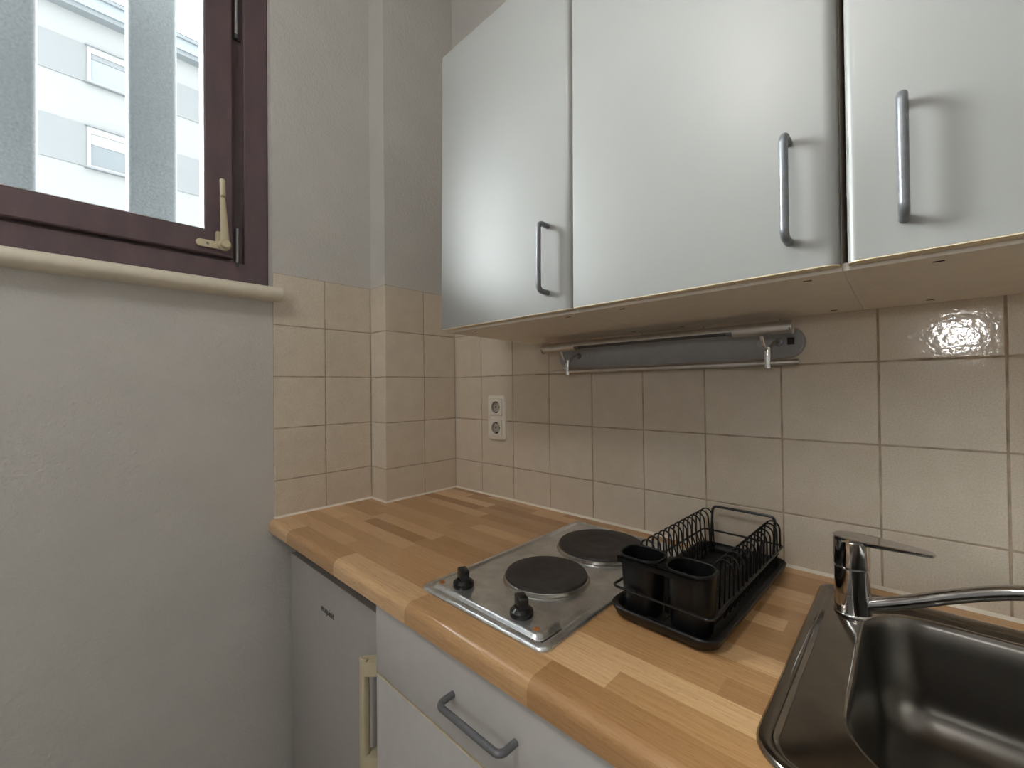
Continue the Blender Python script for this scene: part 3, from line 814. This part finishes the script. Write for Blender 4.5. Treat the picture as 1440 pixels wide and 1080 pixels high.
# ------------------------------------------------------------------ double socket
t = thing('power_socket', 'cream double power socket on the tiled back wall', 'socket', (0.2285, 0, -0.1405))
cx = 0.2285
def sq(x0, x1, z0, z1, r, y, seg=6): return [(x, y, z) for x, z in rrect(x0, x1, z0, z1, r, seg)]
bm = B()
o = (cx - .0405, cx + .0405, -.2160, -.0655); i_ = (cx - .0285, cx + .0285, -.2040, -.0775)
def so(k, y): return sq(o[0] + k, o[1] - k, o[2] + k, o[3] - k, .010 - k * .7, y)
def si(k, y): return sq(i_[0] - k, i_[1] + k, i_[2] - k, i_[3] + k, .003, y)
loft(bm, [so(0, -.0003), so(0, -.0065), so(.0015, -.0090), so(.004, -.0098), si(.001, -.0098), si(0, -.009), si(0, -.002)])
box(bm, cx - .0285, cx + .0285, -.0090, -.0003, -.1475, -.1345)
part('socket_frame', bm, 'socket', t)
for zc in (-.1060, -.1760):
    bm = B(); n = 56
    A = [2 * PI * (k + .5) / n for k in range(n)]
    def sqr(h, r, y): return [(cx + ray_rr((0, 0), a, -h, h, -h, h, (r,) * 4) * math.cos(a), y, zc + ray_rr((0, 0), a, -h, h, -h, h, (r,) * 4) * math.sin(a)) for a in A]
    def cir(r, y): return [(cx + r * math.cos(a), y, zc + r * math.sin(a)) for a in A]
    loft(bm, [sqr(.0277, .003, -.003), sqr(.0277, .003, -.0115), sqr(.0265, .003, -.0122), cir(.0212, -.0122), cir(.0200, -.0118)])
    s = part('socket_insert', bm, 'socket', t)
    bm = B(); loft(bm, [cir(.0201, -.0119), cir(.0195, -.0020), cir(.006, -.0018)], False, True)
    c = part('socket_recess', bm, 'socket_in', s)
    bm = B()
    for dx in (-.0095, .0095):
        loft(bm, [[(cx + dx + .0030 * math.cos(k * PI / 8), y, zc + .0030 * math.sin(k * PI / 8)) for k in range(16)] for y in (-.0019, -.0026)], True, True)
    box(bm, cx - .0035, cx + .0035, -.0105, -.0019, zc + .0155, zc + .0192); box(bm, cx - .0035, cx + .0035, -.0105, -.0019, zc - .0192, zc - .0155)
    part('contacts', bm, 'black', c)

# ------------------------------------------------------------------ light, sky, camera
w = bpy.data.worlds.new('overcast_sky'); SC.world = w; w.use_nodes = True
nt = w.node_tree; bg = nt.nodes['Background']
# overcast sky, far brighter on the side where the hidden sun stands (towards -x)
tc = nt.nodes.new('ShaderNodeTexCoord'); sx_ = nt.nodes.new('ShaderNodeSeparateXYZ')
mr = nt.nodes.new('ShaderNodeMapRange'); mr.interpolation_type = 'SMOOTHSTEP'
mr.inputs[1].default_value = 0.15; mr.inputs[2].default_value = -0.45
mr.inputs[3].default_value = SKY; mr.inputs[4].default_value = SKY * 6.0
nt.links.new(tc.outputs['Generated'], sx_.inputs[0]); nt.links.new(sx_.outputs[0], mr.inputs[0])
nt.links.new(mr.outputs[0], bg.inputs[1])
bg.inputs[0].default_value = (0.95, 0.985, 1.0, 1)

# lit globe lamp of the room behind the camera
LX, LY, LZ, LR = 1.455, -2.42, 0.228, 0.033
t = thing('pendant_lamp', 'round opal globe lamp hanging in front of the added drape', 'lamp', (LX, LY, LZ - LR))
bm = B(); lathe(bm, LX, LY, [(LR * math.sin(PI * k / 24), LZ - LR * math.cos(PI * k / 24)) for k in range(1, 24)], 48)
part('globe', bm, mk_emit('lit_opal_glass', (1.0, 0.98, 0.95, 1), LAMP), t)
bm = B(); lathe(bm, LX, LY, [(.03, LZ + LR - .004), (.03, LZ + LR + .03), (.012, LZ + LR + .045)], 24)
part('holder', bm, 'shutter', t)
part('cord', tube(B(), [(LX, LY, LZ + LR + .04), (LX, LY, CE)], .004, 8), 'shutter', t)

# unseen opal globe added at the ceiling as fill light
CX, CY, CR = 0.85, -1.75, 0.16
t = thing('fill_globe', 'opal globe added for fill light on the ceiling behind the camera', 'lamp', (CX, CY, CE - .33))
bm = B(); lathe(bm, CX, CY, [(.085, CE - .0005), (.085, CE - .02), (.07, CE - .032)], 48)
part('fill_base', bm, 'socket', t)
bm = B(); lathe(bm, CX, CY, [(CR * math.sin(PI * k / 24), CE - .185 - CR * math.cos(PI * k / 24)) for k in range(1, 24)], 48)
part('fill_shade', bm, mk_emit('fill_opal_shade', (1.0, 0.98, 0.95, 1), FILL_CEIL), t)

cam = bpy.data.cameras.new('camera'); co = bpy.data.objects.new('camera', cam); COL.objects.link(co)
cam.sensor_fit = 'HORIZONTAL'; cam.sensor_width = 36.0; cam.lens = 592.71 / 1440 * 36.0
cam.clip_start = 0.02; cam.clip_end = 300
a, b, c = -0.755824502, 0.00935659777, -0.0111029923
fwd = Vector((math.sin(a) * math.cos(b), math.cos(a) * math.cos(b), math.sin(b)))
r = Vector((math.cos(a), -math.sin(a), 0)); u = r.cross(fwd)
r2 = r * math.cos(c) + u * math.sin(c); u2 = -r * math.sin(c) + u * math.cos(c)
mw = Matrix(((r2.x, u2.x, -fwd.x, 1.25036731), (r2.y, u2.y, -fwd.y, -1.01322459), (r2.z, u2.z, -fwd.z, -0.0410186779 + ZO), (0, 0, 0, 1)))
co.matrix_world = mw
SC.camera = co
SC.view_settings.view_transform = 'Standard'; SC.view_settings.look = 'None'
SC.view_settings.gamma = 1.0; SC.view_settings.use_curve_mapping = False
SC.view_settings.exposure = 0.0
SC.cycles.max_bounces = 10; SC.cycles.diffuse_bounces = 5; SC.cycles.caustics_reflective = False; SC.cycles.caustics_refractive = False
